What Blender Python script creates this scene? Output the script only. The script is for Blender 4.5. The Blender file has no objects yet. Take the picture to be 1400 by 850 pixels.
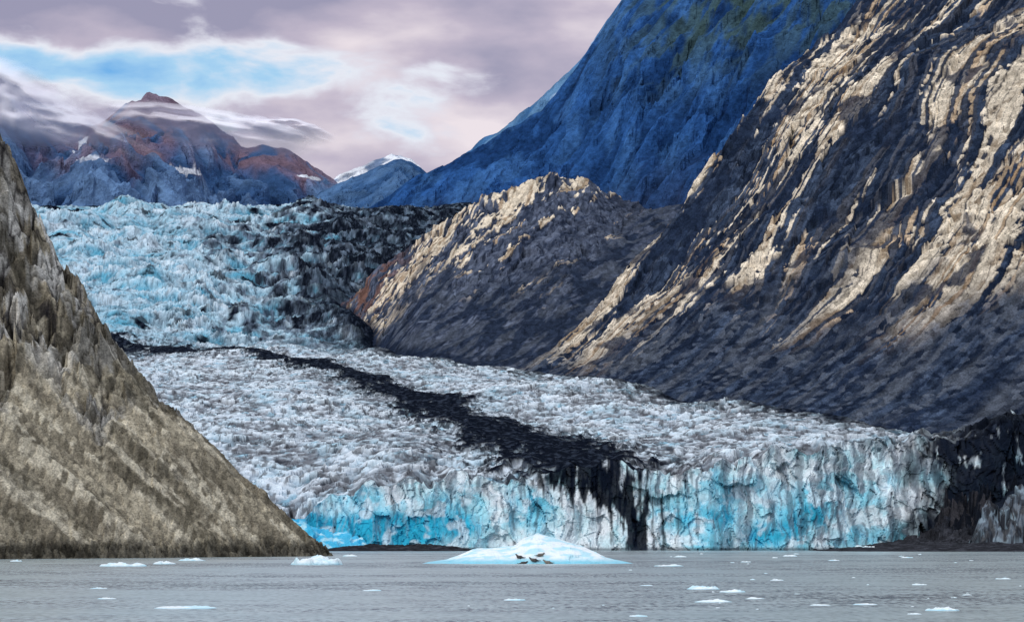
import bpy, math, random
import numpy as np
random.seed(7)
scene = bpy.context.scene
F = 100.0/36.0*1400.0   # survey constant: lens in photo pixels
H0 = 4.0                # eye height above water

# ------------------------------------------------------------------ noise
def _h(ix, iy, seed):
    h = (ix.astype(np.int64)*374761393 + iy.astype(np.int64)*668265263 + seed*974634777) & 0xffffffff
    h = ((h ^ (h >> 13))*1274126177) & 0xffffffff
    h = ((h ^ (h >> 16))*2246822519) & 0xffffffff
    h = h ^ (h >> 15)
    return (h & 0xffffff)/float(0x1000000)
def pn(x, y, seed=0):
    xi = np.floor(x); yi = np.floor(y); xf = x-xi; yf = y-yi
    u = xf*xf*xf*(xf*(xf*6-15)+10); v = yf*yf*yf*(yf*(yf*6-15)+10)
    def g(ox, oy):
        a = _h(xi+ox, yi+oy, seed)*2*np.pi
        return np.cos(a)*(xf-ox)+np.sin(a)*(yf-oy)
    n0 = g(0,0)*(1-u)+g(1,0)*u
    n1 = g(0,1)*(1-u)+g(1,1)*u
    return (n0*(1-v)+n1*v)*1.5
def fbm(x, y, o=5, seed=0, gain=.5):
    s = 0; a = 1; t = 0
    for i in range(o):
        s = s+a*pn(x*2.03**i+i*17.3, y*2.03**i-i*9.1, seed+i); t += a; a *= gain
    return s/t*1.3
def ridged(x, y, o=5, seed=0, gain=.5):
    s = 0; a = 1; t = 0
    for i in range(o):
        s = s+a*(1-np.abs(pn(x*2.03**i+i*17.3, y*2.03**i-i*9.1, seed+i))*1.6); t += a; a *= gain
    return s/t
def vor(x, y, seed=0):
    xi = np.floor(x); yi = np.floor(y)
    f1 = np.full(x.shape, 9.0); f2 = f1.copy(); idx = np.zeros(x.shape); idy = idx.copy(); dx1 = idx.copy(); dy1 = idx.copy()
    for oy in (-1,0,1):
        for ox in (-1,0,1):
            cx = xi+ox; cy = yi+oy
            dx = cx+_h(cx,cy,seed)-x; dy = cy+_h(cx,cy,seed+77)-y
            d = np.sqrt(dx*dx+dy*dy); c = d < f1
            f2 = np.where(c, f1, np.minimum(f2, d))
            idx = np.where(c, cx, idx); idy = np.where(c, cy, idy)
            dx1 = np.where(c, dx, dx1); dy1 = np.where(c, dy, dy1)
            f1 = np.where(c, d, f1)
    return f1, f2, _h(idx,idy,seed+5), _h(idx,idy,seed+6), _h(idx,idy,seed+8), dx1, dy1
def blocks(x, y, seed):
    f1,f2,a,b,c,dx,dy = vor(x,y,seed)
    e = np.clip((f2-f1)/.28, 0, 1)**.7
    return (.3+.7*a)*e + ((b-.5)*dx*1.8+(c-.5)*dy*1.8)*e, e, a
def facets(x, y, seed, tilt=1.6):
    f1,f2,a,b,c,dx,dy = vor(x,y,seed)
    return a-.5 + (b-.5)*dx*tilt+(c-.5)*dy*tilt, a
def ss(a, b, x):
    t = np.clip((x-a)/(b-a), 0, 1); return t*t*(3-2*t)
def mixc(c0, c1, f):
    f = np.clip(f,0,1)[..., None]
    return c0*(1-f)+np.asarray(c1)*f
def flat(c, X): return np.broadcast_to(np.array(c, float), X.shape+(3,))

# ------------------------------------------------------------------ mesh helper
def grid_mesh(name, X, Y, Z, C, mat, smooth=True):
    r, c = X.shape
    co = np.stack([X,Y,Z],-1).reshape(-1,3).astype(np.float32)
    i = np.arange(r*c).reshape(r,c)
    q = np.stack([i[:-1,:-1], i[:-1,1:], i[1:,1:], i[1:,:-1]],-1).reshape(-1,4)
    me = bpy.data.meshes.new(name)
    me.vertices.add(len(co)); me.vertices.foreach_set('co', co.ravel())
    me.loops.add(q.size); me.loops.foreach_set('vertex_index', q.ravel().astype(np.int32))
    me.polygons.add(len(q)); me.polygons.foreach_set('loop_start', (np.arange(len(q))*4).astype(np.int32))
    me.polygons.foreach_set('loop_total', np.full(len(q),4,np.int32))
    me.polygons.foreach_set('use_smooth', np.full(len(q), smooth))
    me.update(calc_edges=True)
    if C is not None:
        at = me.color_attributes.new('Col','FLOAT_COLOR','POINT')
        cc = np.ones((r*c,4),np.float32); cc[:,:3] = np.clip(C,0,1).reshape(-1,3)
        at.data.foreach_set('color', cc.ravel())
    me.materials.append(mat)
    ob = bpy.data.objects.new(name, me); scene.collection.objects.link(ob)
    return ob

# ------------------------------------------------------------------ materials
def terrain_mat(name, s1, s2, contrast=.5, bump=.5, bdist=1.0, rough=.85, stretch=(1,1,1), spec=.2):
    m = bpy.data.materials.new(name); m.use_nodes = True; nt = m.node_tree; n = nt.nodes; l = nt.links
    bs = n['Principled BSDF']; bs.inputs['Roughness'].default_value = rough
    bs.inputs['Specular IOR Level'].default_value = spec
    at = n.new('ShaderNodeAttribute'); at.attribute_name = 'Col'
    tc = n.new('ShaderNodeTexCoord'); mp = n.new('ShaderNodeMapping'); mp.inputs['Scale'].default_value = stretch
    l.new(tc.outputs['Object'], mp.inputs['Vector'])
    n1 = n.new('ShaderNodeTexNoise'); n1.inputs['Scale'].default_value = s1; n1.inputs['Detail'].default_value = 6; n1.inputs['Roughness'].default_value = .65
    n2 = n.new('ShaderNodeTexNoise'); n2.inputs['Scale'].default_value = s2; n2.inputs['Detail'].default_value = 4; n2.inputs['Roughness'].default_value = .7
    l.new(mp.outputs[0], n1.inputs['Vector']); l.new(mp.outputs[0], n2.inputs['Vector'])
    ad = n.new('ShaderNodeMath'); ad.operation = 'ADD'; l.new(n1.outputs[0], ad.inputs[0]); l.new(n2.outputs[0], ad.inputs[1])
    mr = n.new('ShaderNodeMapRange'); mr.inputs['From Min'].default_value = .75; mr.inputs['From Max'].default_value = 1.25
    mr.inputs['To Min'].default_value = 1-contrast; mr.inputs['To Max'].default_value = 1+contrast
    l.new(ad.outputs[0], mr.inputs['Value'])
    vm = n.new('ShaderNodeVectorMath'); vm.operation = 'SCALE'
    l.new(at.outputs['Color'], vm.inputs[0]); l.new(mr.outputs[0], vm.inputs['Scale'])
    l.new(vm.outputs[0], bs.inputs['Base Color'])
    bp = n.new('ShaderNodeBump'); bp.inputs['Strength'].default_value = bump; bp.inputs['Distance'].default_value = bdist
    l.new(ad.outputs[0], bp.inputs['Height']); l.new(bp.outputs[0], bs.inputs['Normal'])
    return m

ICE = terrain_mat('glacier_ice', .25, .8, .22, .6, 1.2, .8, (1,1,.8), 0)
ROCKR = terrain_mat('banded_rock', .25, 1.0, .4, .6, 1.1, .85, (1,.25,1), 0)
ROCKL = terrain_mat('scree_rock', .6, 2.4, .5, .6, .45, .9, (1,.3,1), 0)
ROCKK = terrain_mat('dark_rock', .12, .5, .4, .6, 1.8, .9, (1,.5,1), 0)
ROCKD = terrain_mat('mountain_rock', .03, .12, .38, .8, 8.0, .95, (1,.6,1), 0)
ROCKF = terrain_mat('distant_rock', .008, .035, .35, .8, 24.0, 1.0, spec=0)
GRAV = terrain_mat('gravel', .5, 1.8, .5, 1, .8, .95, spec=0)
BERG = terrain_mat('iceberg_ice', .5, 2.0, .07, .5, .3, .4, (1,1,1), .4)

def structure(ob, label, cat):
    ob['kind'] = 'structure'; ob['label'] = label; ob['category'] = cat

# ------------------------------------------------------------------ glacier
def xm(y):
    return np.interp(y, [1200,1300,1400,1500,1650,1800,2000,2200,2400,2500,2700], [292,268,243,210,172,139,77,23,-49,-90,-150])
def xm2(y):
    return np.interp(y, [1200,1300,1400,1500,1650,1800,2000,2200,2400,2500,2600,2750,2900,3100,3300,3900], [325,300,260,214,172,139,77,23,-49,-90,-118,-150,-185,-215,-190,-60])
def zg0(y):
    return np.interp(y, [1200,1300,2560,2640,2900,3300,3600,3930,4100,4700], [26,37,174,184,255,345,410,468,474,478])
def yfront(x):
    return 1300 + 18*fbm(x/90, x*0+3.3, 3, 11) + 7*fbm(x/25, x*0+1.3, 3, 12)
def glacier_base(x, y):
    z = zg0(y)
    z = z - 18*ss(-55,-105,x)*np.exp(-np.maximum(y-1300,0)/90)
    z = z - 5*ss(60,-30,x)*np.exp(-np.maximum(y-1300,0)/150)
    z = z + 13*ss(70,160,x)*np.exp(-np.maximum(y-1300,0)/160)
    z = z + 14*ss(195,245,x)*np.exp(-np.maximum(y-1300,0)/120)
    z = z + 7*fbm(x/20, y/60, 3, 23)*np.exp(-np.maximum(y-1300,0)/70)
    z = z + 9*fbm(x/130, y/200, 3, 21)*ss(1300,1500,y)
    z = z + 26*fbm(x/110, y/120, 3, 22)*ss(2560,2800,y)*(1-ss(3780,3930,y)*.75)
    z = z - .7*np.maximum(x-xm2(y)+6,0)*(1-ss(2950,3150,y))
    return z
NC = 900
ys = np.concatenate([np.linspace(1300,2000,480), np.linspace(2000,2600,290)[1:], np.linspace(2600,3960,620)[1:], np.linspace(3960,4700,30)[1:]])
u = np.linspace(0,1,NC)
xl = np.interp(ys,[1300,2500,3930,4700],[-170,-390,-740,-860])
xr = np.interp(ys,[1300,1500,1800,2000,2200,2500,2900,3930,4700],[320,255,165,100,50,-40,-20,40,90])
X = xl[:,None]+(xr-xl)[:,None]*u[None,:]
off = (yfront(X[0])-1300)
Yg = ys[:,None]+off[None,:]*(1-ss(1300,1420,ys))[:,None]
wx = X + 7*fbm(X/30, Yg/30, 3, 31); wy = Yg + 7*fbm(X/30, Yg/30, 3, 32)
up = ss(2560,2720,Yg)
lo1,r1 = facets(wx/13, wy/14, 41, 2.2)
lo2,r2 = facets(wx/4.2, wy/5, 43, 2.2)
B1,E1,R1 = blocks(wx/26, wy/18, 45)
B2,r3 = facets(wx/6.5, wy/6.5, 46, 2.2)
B3,r4 = facets(wx/2.8, wy/3.8, 48, 2.2)
# ribbon of medial moraine : distance to a polyline on the ice
pl = [(-420,2640),(-345,2606),(-290,2590),(-245,2556),(-160,2298),(-94,2024),(-46,1808),(-10,1572),(16,1438),(36,1297),(36,1200)]
KY = .22
ax_ = X + 14*fbm(X/28,Yg/70,4,51); ay_ = (Yg + 30*fbm(X/40,Yg/60,4,50))*KY
bd = np.full(X.shape, 1e9)
for (p0,q0),(p1,q1) in zip(pl[:-1],pl[1:]):
    q0*=KY; q1*=KY; dx=p1-p0; dy=q1-q0
    t = np.clip(((ax_-p0)*dx+(ay_-q0)*dy)/(dx*dx+dy*dy),0,1)
    bd = np.minimum(bd, np.hypot(ax_-p0-t*dx, ay_-q0-t*dy))
hwid = np.interp(Yg,[1200,1300,1420,1600,1800,2100,2400,2600,2700],[24,27,29,23,17,13,11,10,8])
rag = bd/hwid + .8*fbm(X/9,Yg/22,5,53) + .35*(r2-.5)
moraine = 1-ss(.75,1.1,rag)
mor_wide = 1-ss(.8,1.8,rag)
mor_soft = (1-ss(.8,2.6,rag))*ss(-.05,.15,fbm(X/4,Yg/8,4,49))
marg = ss(-26, -4, X-xm2(Yg)+16*fbm(X/20,Yg/40,4,54))*(1-ss(2900,3050,Yg))
marg_s = ss(-75, -6, X-xm2(Yg)+22*fbm(X/20,Yg/40,4,154))*(1-ss(2900,3050,Yg))*ss(-.12,.12,fbm(X/6,Yg/14,4,155))
calm = .42+.5*ss(-.4,.5,fbm(X/70,Yg/110,3,58))
edge_r = ss(178,210,X+22*fbm(X/10,Yg/20,3,85))*ss(1520,1360,Yg)
amp = (1-.55*mor_wide)*(1-.55*marg*(1-edge_r))*calm*(1+.8*edge_r)
crev = ss(.78,.93,ridged(wx/45, wy/14, 3, 59))
low_h = 2.4*lo1+1.6*lo2-2.6*crev
ridx = ridged(wx/80, wy/36, 4, 56)
crevu = ss(.78,.92,ridged(wx/40, wy/16, 3, 159))
up_h = 1.8*(B1-.35)+2.4*B2+1.7*B3+15*(ridx-.6)-4.2*crevu
flat_top = 1-ss(3880,4000,Yg)
hh = (low_h*(1-up)+up_h*up*(.3+.7*flat_top))*amp*(1+.15*up) + 2.0*moraine*(1-up) + 4*edge_r*fbm(X/26,Yg/40,3,88)
Zg = glacier_base(X, Yg)+hh
# cliff rows
NR = 130
tt = np.linspace(0,1,NR)[:-1]
xc = X[0]; ztop = Zg[0]
XC = np.repeat(xc[None,:],NR-1,0); ZC = -4+(ztop+4)[None,:]*tt[:,None]
wX = XC+2.5*fbm(XC/9,ZC/12,3,60); wZ = ZC+2.5*fbm(XC/9,ZC/9,3,160)
f_big,rbig = facets(wX/17+.3*ZC/20, wZ/26, 63, 2.3)
f_mid,rmid = facets(wX/8, wZ/12+.3*wX/9, 64, 2.2)
f_sm,rsm = facets(wX/2.6, wZ/4.5, 65, 2.2)
f_cols,rcol = facets(wX/6, ZC/28, 62, 1.8)
crk = ss(.92,.985,ridged(wX/12,ZC/45,2,67))
dyc = 4.6*f_big+2.1*f_mid+.9*f_cols+.9*f_sm+3*fbm(XC/25,ZC/25,2,66)-2.0*crk
lean = (ZC/40)*12
YC = yfront(XC)-dyc+lean
rim = YC[-1]-yfront(xc)
Yg2 = Yg + rim[None,:]*(1-ss(1300,1345,ys))[:,None]
Xa = np.concatenate([XC,X]); Ya = np.concatenate([YC,Yg2]); Za = np.concatenate([ZC,Zg])
white = np.array([.80,.87,.91]); pale = np.array([.38,.62,.74]); cyan = np.array([.07,.37,.53]); dgrey = np.array([.070,.090,.13]); black = np.array([.003,.005,.011])
deep = np.array([.0,.40,.60]); lgrey = np.array([.34,.42,.50]); pturq = np.array([.46,.79,.86]); ddirt = np.array([.115,.112,.125])
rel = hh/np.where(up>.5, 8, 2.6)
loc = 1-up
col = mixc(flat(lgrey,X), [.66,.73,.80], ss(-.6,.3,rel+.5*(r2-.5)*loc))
col = mixc(col, pale, .10+.45*up+.6*fbm(X/25,Yg/40,4,73))
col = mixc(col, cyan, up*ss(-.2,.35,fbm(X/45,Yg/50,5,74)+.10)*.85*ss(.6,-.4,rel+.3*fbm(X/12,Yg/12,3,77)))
col = mixc(col, cyan, loc*.5*ss(.25,.6,fbm(X/14,Yg/20,4,75)))
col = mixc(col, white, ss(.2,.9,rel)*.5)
# flow-parallel dust bands on the tongue
flowc = X + .28*(Yg-1300) - 5e-5*(Yg-1300)**2
dust = ss(-.25,.35,.6*fbm(X/60,Yg/110,4,76)+.7*fbm(flowc/16,Yg/400,4,176)*loc+.18*loc+.02)
dcol = dgrey*up[...,None]+ddirt*loc[...,None]
fd_ = np.clip(dust*(.88*loc+.5*up),0,1)*ss(.6,-.35,rel+.7*fbm(X/5,Yg/7,3,78))
col = col*(1-fd_[...,None])+dcol*fd_[...,None]
fd_ = ss(.08,.30,fbm(X/5,Yg/10,5,79))*(.7*loc+.4*up)
col = col*(1-fd_[...,None])+dcol*.55*fd_[...,None]
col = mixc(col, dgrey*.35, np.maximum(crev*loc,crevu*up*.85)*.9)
xd = np.interp(Yg, [2500,2620,2900,3100,3300,3600,3950,4700], [-140,-160,-203,-238,-275,-255,-250,-260])
dd = X-xd+80*fbm(X/60,Yg/80,5,81)
dstk = fbm((X+.1*Yg)/15,(Yg)/22,5,84)
dpow = ss(-150,100,dd)
dirt_ice = np.array([.032,.044,.066])+np.array([.10,.13,.17])*ss(-.15,.3,fbm(X/6,Yg/9,4,185))[...,None]
f_d = up*ss(-.40,.20, dstk*1.0 + dpow*1.25-.62)
col = col*(1-.92*f_d[...,None])+dirt_ice*.92*f_d[...,None]
deb = up*ss(.0,.35, dstk*1.2 + dpow*1.1-.78)
deb2 = up*ss(.3,.5,fbm(X/40,Yg/50,4,82)*.8+.9*np.exp(-((X+555)/75)**2-((Yg-3880)/80)**2))
patch = up*ss(.42,.55,fbm(X/26,Yg/34,5,83)+.12*ss(-430,-280,X))
rub = black*1.0+np.array([.022,.028,.040])*ss(.0,.4,fbm(X/4,Yg/6,3,90))[...,None]
fB = np.maximum.reduce([deb*.96, deb2, patch*.8, moraine*.995, marg*.99, marg_s*.88, mor_soft*.92, edge_r*.985*ss(-.5,-.25,fbm(X/7,Yg/14,4,89)+.15)])
col = col*(1-fB[...,None])+rub*fB[...,None]
# cliff colours
tq = fbm(wX/24,ZC/20,4,91)
spots = sum(a*np.exp(-((XC-cx)/w)**2-((ZC-cz)/h)**2) for cx,w,cz,h,a in [(-22,26,12,14,1.25),(-95,36,9,18,1.6),(86,22,14,18,1.25),(150,28,8,13,1.05),(-60,22,6,12,1.1),(12,12,20,10,.8),(118,18,8,12,1.0),(172,10,24,9,.5),(140,16,22,9,.6)])
cc = mixc(flat([.85,.90,.93],XC), pturq, .45+.8*fbm(wX/12,ZC/14,3,92)+.4*(rmid-.5)+.4*(rbig-.5))
cc = mixc(cc, [.16,.63,.80], ss(.0,1.0,tq+.8*spots+.2*(rmid-.5))*.82)
cc = mixc(cc, deep, ss(.9,1.45,spots+.6*tq+.25*(rmid-.5))*.85)
cc = mixc(cc, [.88,.92,.95], ss(.0,.25,fbm(wX/10,ZC/10,3,98)-.12*spots+.4*(rbig-.5))*.6)
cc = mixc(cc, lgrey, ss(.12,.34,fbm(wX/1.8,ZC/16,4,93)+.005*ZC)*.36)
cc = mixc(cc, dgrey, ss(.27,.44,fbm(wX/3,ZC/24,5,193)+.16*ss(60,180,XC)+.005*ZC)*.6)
cc = mixc(cc, black, ss(.94,.978,ridged(wX/12+.3*fbm(XC/9,ZC/12,3,96),ZC/45,3,94))*.55)
wcol = np.interp(ZC,[0,10,20,30,40],[5,7,9,16,25])
bdc = np.abs(wX-(54+4*np.sin(ZC/8+1)-18*ss(16,38,ZC)))/wcol + 1.4*fbm(XC/3.5,ZC/18,5,95)
cc = mixc(cc, black*1.5, (1-ss(.6,1.1,bdc))*.97)
cc = mixc(cc, black*1.5, (1-ss(.8,3.6,bdc))*ss(.04,.2,fbm(XC/2.2,ZC/24,4,195))*.88)
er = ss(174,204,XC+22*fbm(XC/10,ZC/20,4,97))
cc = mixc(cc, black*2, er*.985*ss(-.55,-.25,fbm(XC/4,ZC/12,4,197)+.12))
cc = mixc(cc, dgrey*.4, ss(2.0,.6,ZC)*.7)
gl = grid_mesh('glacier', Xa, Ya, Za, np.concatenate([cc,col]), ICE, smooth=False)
structure(gl, 'crevassed blue white glacier with black medial moraine and calving ice cliff', 'glacier')

# ------------------------------------------------------------------ banded mountain beside the glacier
ysm = np.linspace(1255, 2560, 980); tm = np.concatenate([np.linspace(-60,0,30)[:-1], np.linspace(0,420,880)])
T, Y = np.meshgrid(tm, ysm)
X = xm(Y)+T
S = np.interp(T, [-60,0,25,50,75,95,111,134,145,174,203,244,267,313,420], [-45,0,15,37,64,88,106,136,154,190,226,262,292,350,470])
fa1,ra1 = facets(T/34+.3*fbm(T/20,Y/80,2,121), (Y-.28*T)/90, 122, 2.6)
wb = Y + 50*fbm(T/160,Y/300,2,101)+22*fbm(T/60,Y/200,2,102)-.28*T + 14*(ra1-.5)
fa2,ra2 = facets(T/13+.3*fbm(T/9,Y/30,2,141), wb/34, 123, 2.6)
wc = wb + 10*fbm(T/34,Y/90,2,103) + 2.0*fbm(T/6,Y/20,3,133) + 6.5*(ra2-.5)
fa3,ra3 = facets(T/2.6, Y/9, 128, 2.4)
def saw(v, k=.75):
    f = v-np.floor(v); return np.where(f<k, f/k, (1-f)/(1-k))
hrock = ss(30,110,T+45*fbm(T/60,Y/150,4,105)- 30*ss(1700,1300,Y)+30*ss(2050,2200,Y))
# sedimentary sequence: every bed has its own thickness, tint and hardness
s1 = wc/21 + .9*pn(wb/80, wb*0+.5, 134); i1 = np.floor(s1); q1 = _h(i1, i1*0, 135); e1 = s1-i1
s2 = wc/5.8 + .9*pn(wb/24, wb*0+2.5, 136); i2 = np.floor(s2); q2 = _h(i2, i2*0, 137); e2 = s2-i2; q3 = _h(i2, i2*0+3, 138)
reg = fbm(wb/200, T/110, 3, 113); reg2 = fbm(wb/50, T/70, 4, 139)
toe = ss(35,105,T + 50*fbm(T/50,Y/120,4,114) - 70*ss(1750,1300,Y)+45*ss(2000,2200,Y))
prob = .43 + .44*reg + .34*reg2 + .12*ss(1900,2200,Y) + .16*(ra2-.5)+.16*(ra3-.5)
bed = .6*q1+.4*q2
pale_bed = ss(-.012,.012, prob-bed)*toe
h = 7*fbm(T/100,Y/160,3,107) + 4.2*fa1 + 2.8*fa2 + 1.0*fa3
h = h + 1.8*(q1-.5) + 1.0*(q2-.5) + .6*pale_bed
rubz = ss(1480,1380,Y)
fr1,_ = facets(T/7,Y/14,160,2.6); fr2,_ = facets(T/2.6,Y/5,161,2.4)
h = h*(.05+.95*hrock) + .25*fbm(T/6,Y/20,3,109) + (1-hrock)*1.5*fbm(T/50,Y/60,3,108) + .3*(1-hrock)*fa3 + rubz*(1-hrock)*(3.2*fr1+1.4*fr2)
Z = np.where(Y<2520, zg0(np.minimum(Y,2520)), zg0(2520.)) + S + h*ss(-14,8,T) + 18*ss(1440,1310,Y)
yr = 2250+18*fbm(T/60,T*0,3,110)
Z = Z - .85*np.maximum(Y-yr,0)
cream = np.array([.62,.53,.41]); tan = np.array([.36,.265,.175]); ochre = np.array([.36,.22,.11]); slate = np.array([.013,.021,.042]); slate2=np.array([.054,.076,.122])
C = mixc(flat(slate,T), slate2, q3*.7+.5*(ra2-.5)+.5*(ra3-.5))
C = mixc(C, [.10,.10,.11], toe*ss(.75,.95,q2)*.5)
tone = q3*.5+.25+.5*fbm(T/25,wb/40,4,163)+.35*(ra3-.5)+.25*(ra2-.5)
pc = mixc(mixc(flat(tan,T), cream, ss(.1,.5,tone)), cream*1.25, ss(.62,.9,tone))
pc = mixc(pc, ochre, (np.abs(q2-.33)<.06)*.6)
C = C*(1-.96*pale_bed[...,None])+pc*.96*pale_bed[...,None]
C = mixc(C, slate*.6, (ss(.16,.0,e2)*.8)*toe*ss(-.25,.1,fbm(T/20,wb/20,3,164)+.1))
C = mixc(C, slate*.6, ss(.13,.0,e1)*.9*toe)
C = mixc(C, slate*.6, ss(.88,.93,ridged(T/12,wc/50,3,124))*.8)
C = mixc(C, slate*1.2, ss(.18,.30,fbm(T/30,Y/90,5,140))*.85)
C = mixc(C, [.075,.086,.108], (1-toe)*ss(-.2,.4,fbm(T/60,Y/30,4,126)+.45*(ra3-.5))*.85)
C = mixc(C, slate*.9, (1-toe)*ss(.1,.35,fbm(T/60,Y/34,4,127))*.6)
C = mixc(C, [.006,.009,.016], rubz*ss(60,25,T+20*fbm(T/20,Y/30,3,162))*.92)
C = C*(.70+.60*ra3)[...,None]
mt = grid_mesh('mountain_slope', X, Y, Z, C, ROCKR, smooth=False)
structure(mt, 'steep folded cream and slate banded rock mountainside above glacier', 'mountain')

# ------------------------------------------------------------------ knoll
xs = np.linspace(-330, 330, 760); yk = np.linspace(2130, 3100, 600)
X, Y = np.meshgrid(xs, yk)
P = np.interp(X, [-330,-260,-220,-190,-165,-135,-104,-75,-45,0,25,52,80,112,149,200,330], [80,150,192,226,252,280,304,326,347,366,374,379,372,354,340,345,400])
P = P + 3.5*fbm(X/24,X*0,4,130)
c2 = X-.55*(Y-2900); c3 = X+.6*(Y-2900)
f1,rk1 = facets(X/26,Y/55+.4*X/55,140,2.6); f2,rk2 = facets(X/9,Y/22+.4*X/22,141,2.6); f3,rk3 = facets(X/3.2,Y/8,145,2.2)
w2 = c2 + 16*fbm(X/60,Y/90,3,150)+4*fbm(X/12,Y/24,3,151)+8*(rk1-.5)+4*(rk2-.5)
k1 = np.floor(w2/13); kq1=_h(k1,k1*0,152); k2=np.floor(w2/4.4); kq2=_h(k2,k2*0,153)
apron = 158+ .27*(Y-2440) + .24*(X+120) - .8*np.maximum(-85-X,0) + 7*fbm(X/60,Y/80,4,143)+.4*fbm(X/6,Y/14,3,147)
reg = fbm(c2/60,c3/100,4,135)
sil = np.exp(-((Y-2895)/45)**2)
c4 = X-.28*(Y-2900)
pk = .14+.6*reg+.34*sil*ss(-60,0,X)*ss(110,60,X)+.38*np.exp(-((c4+75)/42)**2)*ss(2580,2700,Y)+.26*(rk2-.5)+.2*(rk3-.5)
pb = ss(-.015,.015,pk-(.5*kq1+.5*kq2))
nz_ = 6*fbm(X/90,Y/140,4,131)+3.8*f1+2.6*f2+1.0*f3+.8*pb+.6*(kq2-.5)
Z = P - .45*np.maximum(2900-Y,0) - .5*np.maximum(Y-2900,0) + nz_
k_ = 16.0; dlt = np.clip((Z-apron)/k_,-30,30)
Zs = apron + k_*np.log1p(np.exp(dlt))-4
isap = ss(22,-12,Z-apron+16*fbm(X/25,Y/50,4,156))*(Y<2900)
Z = np.where(Y<2860, Zs, Z*ss(2860,2900,Y)+Zs*(1-ss(2860,2900,Y)))
C = mixc(flat([.028,.038,.066],X), [.105,.122,.168], kq2*.5+.4*ss(-.3,.3,fbm(c2/14,c3/40,5,136))+.5*(rk3-.5))
pb = pb*(1-isap)
C = mixc(C, tan, pb*.9); C = mixc(C, cream*1.05, pb*ss(.3,.6,_h(k2,k2*0,154)*.6+.2+.4*fbm(X/10,Y/20,4,155)))
C = mixc(C, slate*.6, ss(.85,.90,ridged(X/22,Y/55,4,139))*.85)
C = mixc(C, [.042,.052,.080], ss(80,140,X+20*fbm(X/20,Y/30,3,157))*.7)
C = mixc(C, [.055,.065,.088], isap*ss(-.3,.3,fbm((X-.5*Y)/12,(X+Y)/70,4,146)+.1)*.9)
C = mixc(C, slate*1.0, isap*ss(.0,.25,fbm((X-.4*Y)/20,(X+Y)/80,4,158)+.25*np.exp(-((X-30)/60)**2))*.85)
C = mixc(C, slate*.8, ss(-160,-205,X+14*fbm(X/20,Y/20,3,148))*.8)
C = mixc(C, [.15,.080,.062], np.exp(-((X+145)/36)**2-((Y-2870)/70)**2)*1.0*ss(-.15,.2,fbm(X/12,Y/16,3,142)))
C = mixc(C, slate*.8, ss(16,2,Z-glacier_base(X,Y)+5*fbm(X/8,Y/16,3,159))*.85)
C = C*(.72+.56*rk3)[...,None]
kn = grid_mesh('rocky_knoll', X, Y, Z, C, ROCKK, smooth=False)
structure(kn, 'rounded grey and tan rock knoll beside the icefall', 'hill')

# ------------------------------------------------------------------ generic ridges
def ridge(name, d, pts, x0, x1, nx, yf, yb, ny, fs, bs, A, W, skew, seed, colf, mat, label, long=3.6, fk=1.0):
    px = np.array([p[0] for p in pts]); py = np.array([p[1] for p in pts])
    sx = (px-700)/F*d; sz = H0+(740-py)/F*d
    X, Y = np.meshgrid(np.linspace(x0,x1,nx), np.linspace(d-yf,d+yb,ny))
    c = X+skew*(Y-d)
    Pz = np.interp(X, sx, sz)
    dist = np.abs(Y-d)
    fall = .12+.88*np.clip(dist/(W*1.5),0,1)
    wv = W*.5*fbm(X/W,Y/W,3,seed+9)
    f1,_ = facets((c+wv)/(W*.5), (Y+X)/(W*.8), seed+50, 2.4)
    f2,_ = facets((c+wv)/(W*.17), (Y+X)/(W*.3), seed+52, 2.2)
    n = (ridged((c+wv)/W, (Y+X)/(W*long), 5, seed)-.62)*A*2 + fbm(X/(W*.5),Y/(W*.5),5,seed+20)*A*.5 + (f1*A*.5+f2*A*.3)*fk
    Z = Pz - fs*np.maximum(d-Y,0) - bs*np.maximum(Y-d,0) + n*fall + A*.16*fbm(X/(W*.25), Y/(W*.25), 4, seed+30)
    C = colf(X,Y,Z,c+wv,n/A)
    ob = grid_mesh(name, X, Y, Z, C, mat, smooth=False); structure(ob, label, 'mountain'); return ob

def col_dark(X,Y,Z,c,n):  # navy tones include aerial haze baked into the rock colour
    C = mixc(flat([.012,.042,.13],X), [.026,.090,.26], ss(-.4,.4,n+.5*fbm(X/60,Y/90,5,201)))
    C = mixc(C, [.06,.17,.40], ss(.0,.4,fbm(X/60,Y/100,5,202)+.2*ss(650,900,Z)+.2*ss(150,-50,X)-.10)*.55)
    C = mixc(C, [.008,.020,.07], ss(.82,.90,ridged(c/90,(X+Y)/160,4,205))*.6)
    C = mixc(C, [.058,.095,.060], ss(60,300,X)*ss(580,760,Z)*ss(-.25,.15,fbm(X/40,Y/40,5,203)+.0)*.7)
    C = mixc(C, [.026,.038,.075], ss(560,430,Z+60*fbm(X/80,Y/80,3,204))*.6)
    return C
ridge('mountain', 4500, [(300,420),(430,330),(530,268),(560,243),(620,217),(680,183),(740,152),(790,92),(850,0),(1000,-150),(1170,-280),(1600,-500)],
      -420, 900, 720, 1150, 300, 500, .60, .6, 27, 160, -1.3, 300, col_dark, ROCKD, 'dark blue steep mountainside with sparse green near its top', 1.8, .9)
def col_mid(X,Y,Z,c,n):  # pale blue is distance haze painted into the albedo
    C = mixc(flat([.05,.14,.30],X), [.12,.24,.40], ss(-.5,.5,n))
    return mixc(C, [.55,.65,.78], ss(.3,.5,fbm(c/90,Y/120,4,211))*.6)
ridge('mountain_ridge', 5700, [(500,300),(600,240),(660,188),(700,166),(740,132),(770,106),(785,90),(800,72),(830,25),(900,-60),(1100,-200)],
      -350, 700, 300, 900, 300, 200, .6, .6, 50, 200, -.9, 320, col_mid, ROCKF, 'hazy blue ridge with faint snow streaks')
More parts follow.
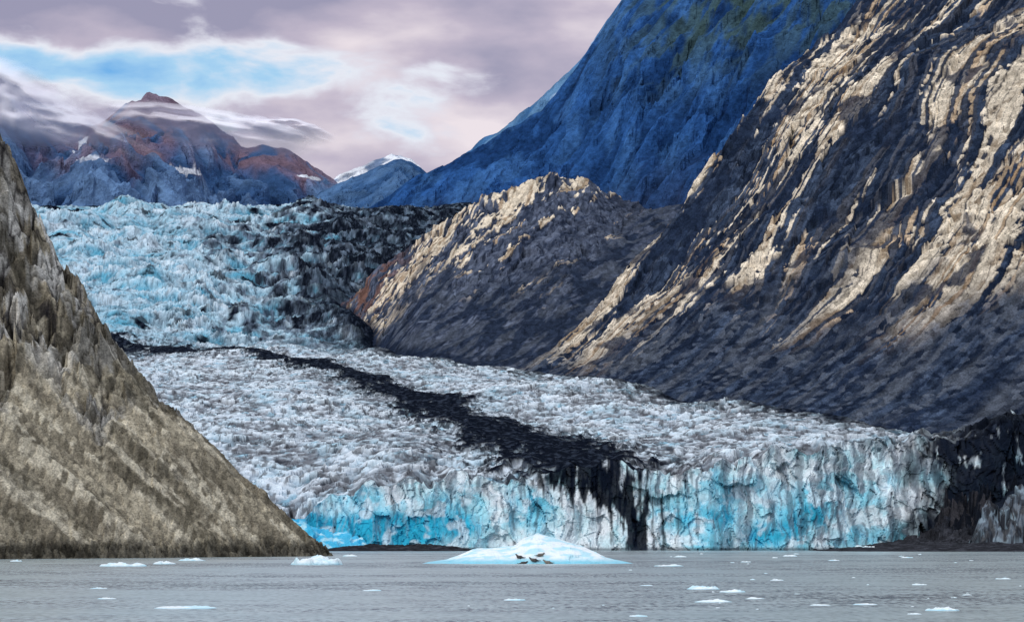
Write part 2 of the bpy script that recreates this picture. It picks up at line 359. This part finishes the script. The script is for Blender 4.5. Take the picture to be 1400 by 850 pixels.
def col_far(X,Y,Z,c,n):  # blue base carries painted aerial perspective; red rock and snow on top
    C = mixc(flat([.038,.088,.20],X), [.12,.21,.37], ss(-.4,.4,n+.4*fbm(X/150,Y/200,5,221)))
    red = ss(955,1085,Z+150*fbm(X/130,Y/300,4,222))*ss(-1380,-1180,X)
    C = mixc(C, [.21,.125,.145], red*.8*ss(-.45,.15,fbm(c/60,Y/200,4,225)+.06))
    C = mixc(C, [.02,.03,.08], ss(.82,.92,ridged(c/110,Y/400,4,224))*.55)
    sn = np.maximum.reduce([ np.exp(-((X-cx)/w)**2-((Z-cz)/h)**2)*1.5 for cx,w,cz,h in [(-1172,20,1085,45),(-1080,45,985,11),(-860,40,985,9),(-560,30,1010,7)]])
    return mixc(C, [.74,.76,.82], ss(.66,.72,sn+.7*fbm(c/40,Y/120,5,223)))
ridge('mountain', 8000, [(-300,60),(-100,90),(0,104),(60,142),(100,172),(125,174),(150,160),(172,143),(184,136),(196,134),(205,125),(212,129),(222,132),(236,136),(262,152),(290,168),(312,184),(330,200),(360,197),(385,199),(420,218),(450,243),(480,265),(560,295),(750,340)],
      -2050, 100, 700, 1700, 400, 460, .38, .5, 64, 300, .15, 340, col_far, ROCKF, 'jagged reddish blue mountain with small snow patches')
def col_sm(X,Y,Z,c,n):  # blue of the ridge is air haze put into its colour
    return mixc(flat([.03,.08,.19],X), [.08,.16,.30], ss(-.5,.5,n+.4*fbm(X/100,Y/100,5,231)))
ridge('mountain_ridge', 7000, [(380,300),(440,262),(470,248),(500,236),(530,222),(548,215),(565,222),(600,248),(640,290)],
      -650, 0, 220, 900, 300, 160, .4, .5, 30, 160, .3, 360, col_sm, ROCKF, 'small dark blue ridge above the glacier head')
def col_snow(X,Y,Z,c,n):  # bluish rock under the snow has distance haze baked in
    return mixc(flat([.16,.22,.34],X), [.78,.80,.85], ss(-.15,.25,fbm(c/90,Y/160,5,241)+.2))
ridge('snowy_peak', 11000, [(380,290),(440,255),(465,240),(490,228),(510,220),(535,210),(560,216),(600,250),(660,300)],
      -1000, 100, 240, 900, 300, 160, .4, .5, 40, 220, .2, 380, col_snow, ROCKF, 'distant mountain top dusted with snow')

# ------------------------------------------------------------------ headland
X, Y = np.meshgrid(np.linspace(-420,-20,1100), np.linspace(520,1010,640))
shore = np.interp(Y, [500,650,740,775,795,820,1010], [-190,-117,-72,-55,-50,-54,-120]) + 2.2*fbm(Y/14,Y*0,4,401)
T = shore-X
P = np.interp(T, [-60,0,6,21,48,63,79,95,120,200,400], [-30,-.3,5,19,44,63,86,122,165,280,450])
rk0 = ss(40,62,T+40*fbm(X/25,Y/70,4,402)); rk = rk0*(.4+.6*ss(805,755,Y))
cc_ = Y-.15*T+9*fbm(T/30,Y/60,3,423)
g1,rg1 = facets(X/8+.3*fbm(X/9,Y/25,3,405), Y/26, 406, 2.8); g2,rg2 = facets(X/3.2, Y/10, 417, 2.8); g3,rg3 = facets(X/1.1,Y/3.6,418,2.4)
_,ecr,_ = blocks(X/3.4+.3*fbm(X/4,Y/10,2,425), Y/12, 424)
_,ecr2,_ = blocks(X/9+.3*fbm(X/9,Y/25,2,426), Y/32, 427)
ledge = saw((P+6*fbm(X/20,Y/60,3,421))/9+.3*g1,.8)
gul = ridged(T/70,cc_/38,3,408)
gm_ = ss(-.2,.3,fbm(T/50,Y/90,3,428))
h = 1.2*fbm(T/50,cc_/34,3,404)*ss(0,30,T)
h = h + rk*(5.0*g1+3.0*g2+2.6*(ledge-.5)-1.4*(1-ecr)-2.2*(1-ecr2)) + (1-rk)*(.5*g2*ss(.2,-.2,fbm(X/18,Y/50,3,422))) + .34*g3 - 2.2*ss(.76,.95,gul)*gm_*ss(4,20,T)*ss(880,790,Y)
bl2,_,rbl = blocks(X/1.6, Y/3.6, 409)
h = h + ss(9,1,T)*1.9*(bl2-.3)
Z = P+h*ss(-3,3,T)
C = mixc(flat([.34,.295,.215],X), [.20,.172,.125], ss(-.15,.3,fbm(T/34,cc_/18,5,411)))
C = mixc(C, [.48,.43,.33], ss(.08,.3,fbm(T/30,cc_/10,5,412)+.3*(rg3-.5))*.7)
C = mixc(C, [.52,.50,.46], rk0*ss(-.03,.06,fbm(X/7,Y/22,5,413)+.4*(rg2-.5)+.04)*.85)
C = mixc(C, [.11,.098,.083], rk0*ss(.55,.70,rg1)*.65)
C = mixc(C, [.022,.020,.020], rk0*ss(.55,.2,ecr)*.85)
C = mixc(C, [.018,.016,.018], rk0*ss(.4,.15,ecr2)*.9)
C = mixc(C, [.10,.086,.062], ss(.76,.92,gul)*.65*gm_*ss(4,20,T))
C = mixc(C, [.10,.087,.062], ss(.18,.28,fbm(T/34,cc_/16,5,415)+.12*rk0+.2*(rg2-.5))*.65)
C = C*(.60+.80*rg3)[...,None]
C = mixc(C, [.07,.064,.050], ss(6,2,Z+1.6*fbm(X/3,Y/8,3,416))*.85)
C = C*(1-.5*ss(6,2,Z)+1.0*ss(6,2,Z)*(rbl-.2))[...,None]
hl = grid_mesh('rocky_hillside', X, Y, Z, C, ROCKL, smooth=False)
structure(hl, 'steep brown grey scree headland dropping into the fjord', 'hillside')

# ------------------------------------------------------------------ gravel banks
def bank(name, x0,x1,y0,y1,hmax,seed,label,tint,tall=None):
    X, Y = np.meshgrid(np.linspace(x0,x1,300), np.linspace(y0,y1,140))
    uu = (X-x0)/(x1-x0)*2-1; vv = (Y-y0)/(y1-y0)*2-1
    m = np.clip(1-uu**2,0,1)*np.clip(1-vv**2,0,1)
    b,_,_ = blocks(X/2.5,Y/2.5,seed+5)
    Z = hmax*(m**.7)*(1+.5*fbm(X/14,Y/14,4,seed))*1.1-.6+.25*fbm(X/2,Y/2,4,seed+1)+.5*(b-.4)*m
    C = mixc(flat(tint,X), np.array(tint)*2.2, ss(-.2,.5,fbm(X/6,Y/6,5,seed+2)))
    if tall: Z, C = tall(X,Y,Z,C)
    ob = grid_mesh(name, X,Y,Z,C,GRAV,smooth=False); structure(ob,label,'shore'); return ob
bank('gravel_bank', -88, -12, 1200, 1300, 2.6, 501, 'low dark sediment bank at the foot of the ice cliff', (.03,.03,.035))
def pile(X,Y,Z,C):
    b,_ = facets(X/9,Y/8,521,2.6); b2,_ = facets(X/3.4,Y/3.4,522,2.6)
    r = ss(1235,1300,Y+14*fbm(X/20,Y/20,3,524))*np.interp(X,[150,178,194,204,216,226,236,250,275,330],[0,2,6,13,15,12,18,24,28,34])
    Z2 = Z + r*(1+.3*fbm(X/8,Y/8,4,520)+.9*b+.45*b2)
    C = mixc(C, [.008,.011,.018], ss(3,8,r)*.9)
    C = mixc(C, [.060,.058,.065], ss(4,9,r)*ss(.0,.3,fbm(X/6,Y/6,4,523))*np.exp(-((X-206)/14)**2))
    return Z2, C
bank('gravel_bank', 130, 330, 1150, 1320, 3.4, 511, 'dark debris covered ice and rubble shore below the cliff', (.030,.031,.037), pile)

# ------------------------------------------------------------------ water
m = bpy.data.materials.new('silty_water'); m.use_nodes = True; nt = m.node_tree; n = nt.nodes; l = nt.links
bs = n['Principled BSDF']; bs.inputs['IOR'].default_value = 1.33; bs.inputs['Roughness'].default_value=.22
geo = n.new('ShaderNodeNewGeometry')
def nz(scale, det, st=(1,1,1)):
    mp = n.new('ShaderNodeMapping'); mp.inputs['Scale'].default_value = st; l.new(geo.outputs['Position'], mp.inputs['Vector'])
    t = n.new('ShaderNodeTexNoise'); t.inputs['Scale'].default_value = scale; t.inputs['Detail'].default_value = det; l.new(mp.outputs[0], t.inputs['Vector']); return t
w1 = nz(.6,4,(3.6,1,1)); w2 = nz(.12,5,(2.0,1,1)); w3 = nz(.014,5,(.8,1,1))
ga = n.new('ShaderNodeMapRange'); ga.inputs['From Min'].default_value=.44; ga.inputs['From Max'].default_value=.60; ga.inputs['To Min'].default_value=.12; ga.inputs['To Max'].default_value=1
l.new(w3.outputs[0], ga.inputs['Value'])
b1n = n.new('ShaderNodeBump'); b1n.inputs['Distance'].default_value=.7; l.new(w1.outputs[0], b1n.inputs['Height']); l.new(ga.outputs[0], b1n.inputs['Strength'])
b2n = n.new('ShaderNodeBump'); b2n.inputs['Distance'].default_value=1.0; b2n.inputs['Strength'].default_value=.3; l.new(w2.outputs[0], b2n.inputs['Height']); l.new(b1n.outputs[0], b2n.inputs['Normal'])
l.new(b2n.outputs[0], bs.inputs['Normal'])
def mm(op,a,b):
    q=n.new('ShaderNodeMath'); q.operation=op
    for i,v in enumerate([a,b]):
        if isinstance(v,(int,float)): q.inputs[i].default_value=v
        else: l.new(v,q.inputs[i])
    return q.outputs[0]
rip = mm('ADD', mm('MULTIPLY',mm('SUBTRACT',w1.outputs[0],.5),1.7), mm('MULTIPLY',mm('SUBTRACT',w2.outputs[0],.5),.8))  # ripple light and dark painted into base colour, standing in for wave reflections
val = mm('ADD', mm('SUBTRACT', .72, mm('MULTIPLY', ga.outputs[0], .24)), mm('MULTIPLY', rip, mm('ADD', mm('MULTIPLY',ga.outputs[0],2.4), .2)))
crp = n.new('ShaderNodeValToRGB'); crp.color_ramp.elements[0].position=.2; crp.color_ramp.elements[0].color=(.03,.05,.065,1); crp.color_ramp.elements[1].position=.75; crp.color_ramp.elements[1].color=(.41,.49,.50,1)
l.new(val,crp.inputs[0]); l.new(crp.outputs[0],bs.inputs['Base Color']); bs.inputs['Specular IOR Level'].default_value=.35
X, Y = np.meshgrid(np.linspace(-30000,30000,3), np.linspace(-5000,40000,3))
wt = grid_mesh('water', X, Y, X*0, None, m); structure(wt,'calm grey silty fjord water with small ripples','water')

# ------------------------------------------------------------------ icebergs
def berg_col(X,Y,Z,hmax,seed,blue=.5):
    C = mixc(flat([.84,.90,.92],X), [.40,.74,.85], blue*ss(.2,.7,fbm(X/3,Z/1.5+Y/3,4,seed)+.35))
    return mixc(C, [.15,.58,.74], ss(.28,.05,Z/hmax)*.75*blue*1.4)
def put(name, label, cat, X,Y,Z,C, loc, group=None):
    ob = grid_mesh(name, X,Y,Z,C,BERG,smooth=False); ob.location = loc; ob['label']=label; ob['category']=cat
    if group: ob['group']=group
    return ob
U, V = np.meshgrid(np.linspace(-22,22,320), np.linspace(-10,10,140))
def bergH(U,V):
    hp = np.interp(U,[-22,-19.5,-18,-15,-12.5,-10.5,-9.3,-7,-4.3,-2.2,-1.0,0.4,1.7,3.2,5,8,10.4,12.5,14.4,17,19.5,22],[-1,0,.3,.65,1.5,2.4,2.7,2.9,3.1,3.5,4.4,5.0,5.4,5.1,4.6,3.8,3.0,2.1,1.1,.5,0,-1])
    f = np.where(V<3, 1-(np.clip((3-V)/12,0,1))**2.2, 1-(np.clip((V-3)/6,0,1))**2)
    bl,_ = facets(U/6+.4*fbm(U/3,V/3,2,602), V/4, 601, 1.2)
    w = np.clip(hp/2,0,1)
    return hp*f + w*(.40*bl+.25*fbm(U/3,V/2.2,4,603)) - (1-f)*1.2
D = 518.0
Zb_ = bergH(U,V)
main = put('iceberg','low white iceberg with a rounded peak carrying resting seals','iceberg',U,V,Zb_,berg_col(U,V,Zb_,4.5,610,.8),((722-700)/F*D, D+6, 0))
U, V = np.meshgrid(np.linspace(-26,26,220), np.linspace(-16,16,120))
hp = np.interp(U,[-26,-22,-10,0,8,16,20,24,26],[17,16,13,8,7,5,3,0,-2])
fb,_ = facets(U/7,V/7,621,2.2)
Zt = hp*(1-np.clip(np.abs(V)/15,0,1)**2.2)+3*fb+1.4*fbm(U/4,V/4,4,622)-(np.abs(V)>15)*2
Ct = mixc(flat([.03,.46,.72],U), [.5,.82,.92], ss(.0,.5,fbm(U/5,Zt/3+V/6,4,623)))
put('ice_block','bright turquoise broken ice block below the glacier front','ice',U,V,Zt,Ct,(-86,1276,0))
# dirty ice block standing in the shallows
U, V = np.meshgrid(np.linspace(-22,22,240), np.linspace(-14,14,160))
fb,rb_ = facets(U/6,V/6,631,2.8); fb2,_ = facets(U/2.2,V/2.2,632,2.4)
hp = np.interp(U,[-22,-20,-17,-13,-8,-4,2,7,12,18,21,22],[-3,3,11,19,16,23,26,21,25,20,6,-3])
Zt = hp*(1-np.clip(np.abs(V+2*fbm(U/6,V/9,3,636))/13,0,1)**2.2)+4.2*fb+1.2*fb2-(np.abs(V)>13)*3
Ct = mixc(flat([.10,.13,.165],U), [.010,.014,.022], ss(-.25,.08,fbm(U/3,Zt/9,5,633)))
Ct = mixc(Ct, [.28,.38,.45], ss(.18,.32,fbm(U/4,Zt/6,4,634)+.3*(rb_-.5))*.55)
Ct = mixc(Ct, [.008,.010,.016], ss(.82,.9,ridged(U/6,Zt/20,3,635)))
put('ice_block','dirty grey fractured ice block grounded on dark rubble','ice',U,V,Zt,Ct,(220,1236,0))

def floe(w, h, seed):
    th, rr = np.meshgrid(np.linspace(0,2*np.pi,40), np.concatenate([np.linspace(0,.92,14),[1,1.04]]))
    ou = 1+.28*fbm(np.cos(th)*1.2+seed*3.1,np.sin(th)*1.2,3,700+seed)
    x = np.cos(th)*rr*ou*w/2; y = np.sin(th)*rr*ou*w*.35
    z = h*(np.clip(1-rr**2.2,0,1)**.7)*(.65+.9*fbm(x/w*3+seed, y/w*3, 3, 720+seed)) + .15*h
    bl,_,_ = blocks(x/w*5+seed, y/w*5, 740+seed); z = z+h*.45*(bl-.4)*(rr<.95)
    return x,y,np.where(rr>1.0,-.4, z)
def make_floe(px,py,wpx,hpx,seed,label):
    d = F*H0/(py-740.0); w = wpx/F*d; h = hpx/F*d
    x,y,z = floe(w,h,seed)
    return put('ice_floe',label,'ice floe',x,y,z,berg_col(x,y,z,h,seed,.6),((px-700)/F*d,d,0),'ice floes drifting on the fjord')
big = [(170,773.5,58,4.5,'flat pale iceberg fragment floating near the headland'),(225,770.5,32,3.5,'small rounded blue white ice fragment'),
 (432,771.5,68,11,'wedge shaped white iceberg floating near the rocky shore'),(255,831,90,3.5,'long thin white floe on rippled water'),
 (960,805,42,4,'jagged white floe drifting on dark ripples'),(975,822.5,48,3,'low pale floe drifting on dark ripples'),(1290,834,42,4,'flat white floe on dark rippled water')]
for i,(a,b,c,e,lab) in enumerate(big): make_floe(a,b,c,e,i+1,lab)
small = [(146,818,26,1.4),(135,804,22,1.4),(508,807,24,1.6),(262,766,34,3),(702,820,28,2),(916,773.5,40,2),(1000,809,36,3.2),(1032,818,24,2),
 (1122,827,26,1.6),(1182,826,34,1.8),(1257,799,20,1.6),(1372,791,20,1.4),(1140,766,16,1.4),(1020,768,14,1.4),(478,760,20,2),(1182,752.6,44,6),(872,842,26,1.6),(1062,793,18,1.3),
 (1322,813,14,1.0),(884,800,18,1.0),(1250,839,18,1.2),(22,767,16,2),(930,761,18,1.4),(1080,760,20,1.6),(1240,762,18,1.2)]
rnd = random.Random(5)
for k in range(30):
    py = 757+rnd.random()**1.8*82; px = rnd.gauss(1050,230)
    small.append((min(max(px,480),1395),py,rnd.uniform(3,8),rnd.uniform(.6,1.0)))
for i,(a,b,c,e) in enumerate(small): make_floe(a,b,c,e,10+i,'small white ice fragment floating on grey water')

# ------------------------------------------------------------------ seals
def seal_mat(nm, c0, c1):
    m = bpy.data.materials.new(nm); m.use_nodes=True; nt=m.node_tree; b=nt.nodes['Principled BSDF']; b.inputs['Roughness'].default_value=.5
    t=nt.nodes.new('ShaderNodeTexNoise'); t.inputs['Scale'].default_value=9; r=nt.nodes.new('ShaderNodeValToRGB')
    r.color_ramp.elements[0].position=.42; r.color_ramp.elements[0].color=c0+(1,); r.color_ramp.elements[1].position=.6; r.color_ramp.elements[1].color=c1+(1,)
    tc=nt.nodes.new('ShaderNodeTexCoord'); nt.links.new(tc.outputs['Object'],t.inputs['Vector']); nt.links.new(t.outputs[0],r.inputs[0]); nt.links.new(r.outputs[0],b.inputs['Base Color']); return m
SD = seal_mat('dark_seal_fur',(.02,.018,.018),(.06,.052,.045)); ST = seal_mat('tan_seal_fur',(.09,.075,.06),(.22,.19,.15))
def seal(mat, label, u, v, rot, s=1.0, up=.35):
    P = [(-.85,0,.16),(-.6,0,.17),(-.3,0,.24),(0,0,.28),(.3,0,.28),(.55,0,.27+up*.25),(.74,0,.30+up*.6),(.90,0,.33+up*.75),(1.02,0,.31+up*.72)]
    R = [.075,.16,.27,.32,.30,.21,.15,.14,.07]
    E = [(i,i+1) for i in range(8)]
    def add(p,r,par):
        P.append(p); R.append(r); E.append((par,len(P)-1)); return len(P)-1
    for sg in (-1,1):
        a = add((.42,sg*.26,.14),.07,4); a = add((.30,sg*.44,.05),.05,a); add((.18,sg*.55,.03),.03,a)
        a = add((-1.02,sg*.09,.17),.05,0); add((-1.22,sg*.20,.22),.035,a)
    me = bpy.data.meshes.new('seal'); me.from_pydata(P,E,[]); me.update()
    tmp = bpy.data.objects.new('tmp',me); scene.collection.objects.link(tmp)
    sk = tmp.modifiers.new('s','SKIN'); su = tmp.modifiers.new('u','SUBSURF'); su.levels=2; su.render_levels=2
    sd = me.skin_vertices[0].data
    for i,r in enumerate(R): sd[i].radius=(r,r)
    sd[3].use_root=True
    dg = bpy.context.evaluated_depsgraph_get(); ev = tmp.evaluated_get(dg)
    nm = bpy.data.meshes.new_from_object(ev); bpy.data.objects.remove(tmp)
    for p in nm.polygons: p.use_smooth=True
    nm.materials.clear(); nm.materials.append(mat)
    ob = bpy.data.objects.new('seal', nm); scene.collection.objects.link(ob)
    z = float(bergH(np.array([[u]]),np.array([[v]]))[0,0])
    ob.location = (main.location.x+u, main.location.y+v, z-.03); ob.rotation_euler=(0,0,rot); ob.scale=(s,s,s)
    ob['label']=label; ob['category']='seal'; ob['group']='seals hauled out on the iceberg'
seal(SD,'dark seal lying on the iceberg with raised head',-1.5,-6.2,2.6,.95,.6)
seal(SD,'dark seal resting low on white ice',-.9,-7.7,.4,.95,.3)
seal(SD,'dark seal curled beside another on ice',1.1,-7.4,2.9,1.0,.5)
seal(ST,'tan seal resting on the iceberg slope',2.2,-6.4,.5,.95,.4)
seal(ST,'tan grey seal lying near the waterline',3.6,-7.8,3.0,.95,.5)

# ------------------------------------------------------------------ clouds hugging peaks
def cloud_mat(seed, dens):
    m = bpy.data.materials.new('cloud_vapour'); m.use_nodes=True; nt=m.node_tree; n=nt.nodes; l=nt.links; n.remove(n['Principled BSDF'])
    out=n['Material Output']; tc=n.new('ShaderNodeTexCoord')
    at=n.new('ShaderNodeAttribute'); at.attribute_name='Col'
    mp=n.new('ShaderNodeMapping'); mp.inputs['Scale'].default_value=(1,1,1.8); mp.inputs['Location'].default_value=(seed*900,0,0); l.new(tc.outputs['Object'],mp.inputs['Vector'])
    t=n.new('ShaderNodeTexNoise'); t.inputs['Scale'].default_value=.0035; t.inputs['Detail'].default_value=7; t.inputs['Roughness'].default_value=.5; t.inputs['Distortion'].default_value=.3; l.new(mp.outputs[0],t.inputs['Vector'])
    ad=n.new('ShaderNodeMath'); ad.operation='MULTIPLY_ADD'; l.new(at.outputs['Fac'],ad.inputs[0]); ad.inputs[1].default_value=.7; l.new(t.outputs[0],ad.inputs[2])
    mr=n.new('ShaderNodeMapRange'); mr.interpolation_type='SMOOTHSTEP'; mr.inputs['From Min'].default_value=.55; mr.inputs['From Max'].default_value=1.2; mr.inputs['To Max'].default_value=dens; l.new(ad.outputs[0],mr.inputs['Value'])
    e2=n.new('ShaderNodeMapRange'); e2.interpolation_type='SMOOTHSTEP'; e2.inputs['From Max'].default_value=.5; l.new(at.outputs['Fac'],e2.inputs['Value'])
    mu=n.new('ShaderNodeMath'); mu.operation='MULTIPLY'; l.new(mr.outputs[0],mu.inputs[0]); l.new(e2.outputs[0],mu.inputs[1])
    df=n.new('ShaderNodeBsdfDiffuse'); df.inputs[0].default_value=(.94,.91,.98,1); tl=n.new('ShaderNodeBsdfTranslucent'); tl.inputs[0].default_value=(.94,.91,.98,1)
    mx0=n.new('ShaderNodeMixShader'); mx0.inputs[0].default_value=.06; l.new(df.outputs[0],mx0.inputs[1]); l.new(tl.outputs[0],mx0.inputs[2])
    tr=n.new('ShaderNodeBsdfTransparent'); mx=n.new('ShaderNodeMixShader'); l.new(mu.outputs[0],mx.inputs[0]); l.new(tr.outputs[0],mx.inputs[1]); l.new(mx0.outputs[0],mx.inputs[2]); l.new(mx.outputs[0],out.inputs[0]); return m
def cloud(cx,cy,d,w,h,tilt,seed,dens):
    s = d/F
    U,V = np.meshgrid(np.linspace(-1,1,60),np.linspace(-1,1,30))
    X=U*w/2*s; Z=(V*h/2)*s - tilt*U*w/2*s; Y=-220*(1-U**2)*(1-V**2)+60*fbm(U*2,V*2,3,seed)
    f=np.clip(1-(U**2+V**2),0,1)
    ob=grid_mesh('cloud',X,Y,Z,np.repeat(f[...,None],3,-1),cloud_mat(seed,dens),smooth=True); ob.location=((cx-700)/F*d,d,H0+(740-cy)/F*d)
    structure(ob,'soft grey mauve cloud bank wrapped around the peaks','cloud')
cloud(0,134,7300,290,140,.35,3,.9)
cloud(295,182,7350,350,66,.16,5,.65)
cloud(125,186,7250,240,70,.33,9,.5)
cloud(395,186,7600,170,42,.15,12,.65)

# ------------------------------------------------------------------ world
w = bpy.data.worlds.new('World'); scene.world = w; w.use_nodes=True; nt=w.node_tree; n=nt.nodes; l=nt.links
bg=n['Background']
sky=n.new('ShaderNodeTexSky'); sky.sky_type='NISHITA'; sky.sun_disc=False; sky.sun_elevation=math.radians(39); sky.sun_rotation=math.radians(223)
sc=n.new('ShaderNodeVectorMath'); sc.operation='SCALE'; sc.inputs['Scale'].default_value=.12; l.new(sky.outputs[0],sc.inputs[0])
tc=n.new('ShaderNodeTexCoord')
def wn(scale,st,loc,det=7,rough=.55,dist=.4):
    mp=n.new('ShaderNodeMapping'); mp.inputs['Scale'].default_value=st; mp.inputs['Location'].default_value=loc; l.new(tc.outputs['Generated'],mp.inputs['Vector'])
    t=n.new('ShaderNodeTexNoise'); t.inputs['Scale'].default_value=scale; t.inputs['Detail'].default_value=det; t.inputs['Roughness'].default_value=rough; t.inputs['Distortion'].default_value=dist; l.new(mp.outputs[0],t.inputs['Vector']); return t
sep=n.new('ShaderNodeSeparateXYZ'); l.new(tc.outputs['Generated'],sep.inputs[0])
def M(op,a,b=None):
    q=n.new('ShaderNodeMath'); q.operation=op
    for i,v in enumerate([a,b]):
        if v is None: continue
        if isinstance(v,(int,float)): q.inputs[i].default_value=v
        else: l.new(v,q.inputs[i])
    return q.outputs[0]
c1=wn(12,(1,1,3.0),(.4,0,.3),6,.45,.1); c1b=wn(30,(1,1,2.2),(7,0,.3),5,.5,.1)
cr=n.new('ShaderNodeValToRGB'); e=cr.color_ramp.elements; e[0].position=.36; e[0].color=(.33,.31,.44,1); e[1].position=.70; e[1].color=(.88,.78,.82,1)
x=cr.color_ramp.elements.new(.52); x.color=(.54,.47,.58,1)
def gauss(cx,cz,wx_,wz):
    a=M('POWER',M('ABSOLUTE',M('DIVIDE',M('SUBTRACT',sep.outputs[0],cx),wx_)),2.0); b=M('POWER',M('ABSOLUTE',M('DIVIDE',M('SUBTRACT',sep.outputs[2],cz),wz)),2.0)
    return M('EXPONENT',M('MULTIPLY',M('ADD',a,b),-1.0))
glow=M('MULTIPLY',gauss(-.090,.153,.03,.014),.15)
cs=M('ADD',M('MULTIPLY',M('SUBTRACT',c1b.outputs[0],.5),.35),c1.outputs[0])
l.new(M('ADD',cs,glow),cr.inputs[0])
c2=wn(24,(1,1,2.6),(5,1,2),7,.52,.2)
g=M('ADD',gauss(-.150,.161,.10,.013),M('MULTIPLY',gauss(-.034,.141,.022,.007),.5))
g=M('ADD',M('MULTIPLY',g,.40),c2.outputs[0])
gm=n.new('ShaderNodeMapRange'); gm.interpolation_type='LINEAR'; gm.inputs['From Min'].default_value=.57; gm.inputs['From Max'].default_value=1.06; l.new(g,gm.inputs['Value'])
gr=n.new('ShaderNodeValToRGB'); e=gr.color_ramp.elements; e[0].position=0; e[0].color=(.68,.63,.74,1); e[1].position=1; e[1].color=(.14,.42,.82,1)
x=gr.color_ramp.elements.new(.35); x.color=(.82,.84,.92,1); x=gr.color_ramp.elements.new(.62); x.color=(.40,.66,.90,1)
l.new(gm.outputs[0],gr.inputs[0])
fa=n.new('ShaderNodeMapRange'); fa.inputs['From Max'].default_value=.35; fa.interpolation_type='SMOOTHSTEP'; l.new(gm.outputs[0],fa.inputs['Value'])
mx=n.new('ShaderNodeMix'); mx.data_type='RGBA'; l.new(fa.outputs[0],mx.inputs[0]); l.new(cr.outputs[0],mx.inputs[6]); l.new(gr.outputs[0],mx.inputs[7])
mx2=n.new('ShaderNodeMix'); mx2.data_type='RGBA'; mx2.inputs[0].default_value=.93; l.new(sc.outputs[0],mx2.inputs[6]); l.new(mx.outputs[2],mx2.inputs[7])
# thick neutral overcast deck, brighter towards the zenith
zb=n.new('ShaderNodeMapRange'); zb.inputs['From Min'].default_value=.22; zb.inputs['From Max'].default_value=.55; l.new(sep.outputs[2],zb.inputs['Value'])
mx3=n.new('ShaderNodeMix'); mx3.data_type='RGBA'; l.new(zb.outputs[0],mx3.inputs[0]); l.new(mx2.outputs[2],mx3.inputs[6]); mx3.inputs[7].default_value=(.84,.93,1.06,1)
l.new(mx3.outputs[2],bg.inputs[0]); bg.inputs[1].default_value=1.0

# ------------------------------------------------------------------ sun
sl=bpy.data.lights.new('sun','SUN'); sl.energy=1.4; sl.angle=math.radians(12); sl.color=(1,.98,.94)
so=bpy.data.objects.new('sun',sl); scene.collection.objects.link(so)
from mathutils import Vector
dirv=Vector((.50,.60,-.62)); so.rotation_euler=dirv.to_track_quat('-Z','Y').to_euler()

cam=bpy.data.cameras.new('camera'); cam.lens=100; cam.sensor_width=36; cam.shift_y=.225; cam.clip_start=1; cam.clip_end=60000
co=bpy.data.objects.new('camera',cam); co.location=(0,0,H0); co.rotation_euler=(math.radians(90),0,0); scene.collection.objects.link(co); scene.camera=co
scene.view_settings.view_transform='Standard'; scene.view_settings.look='None'; scene.view_settings.exposure=0
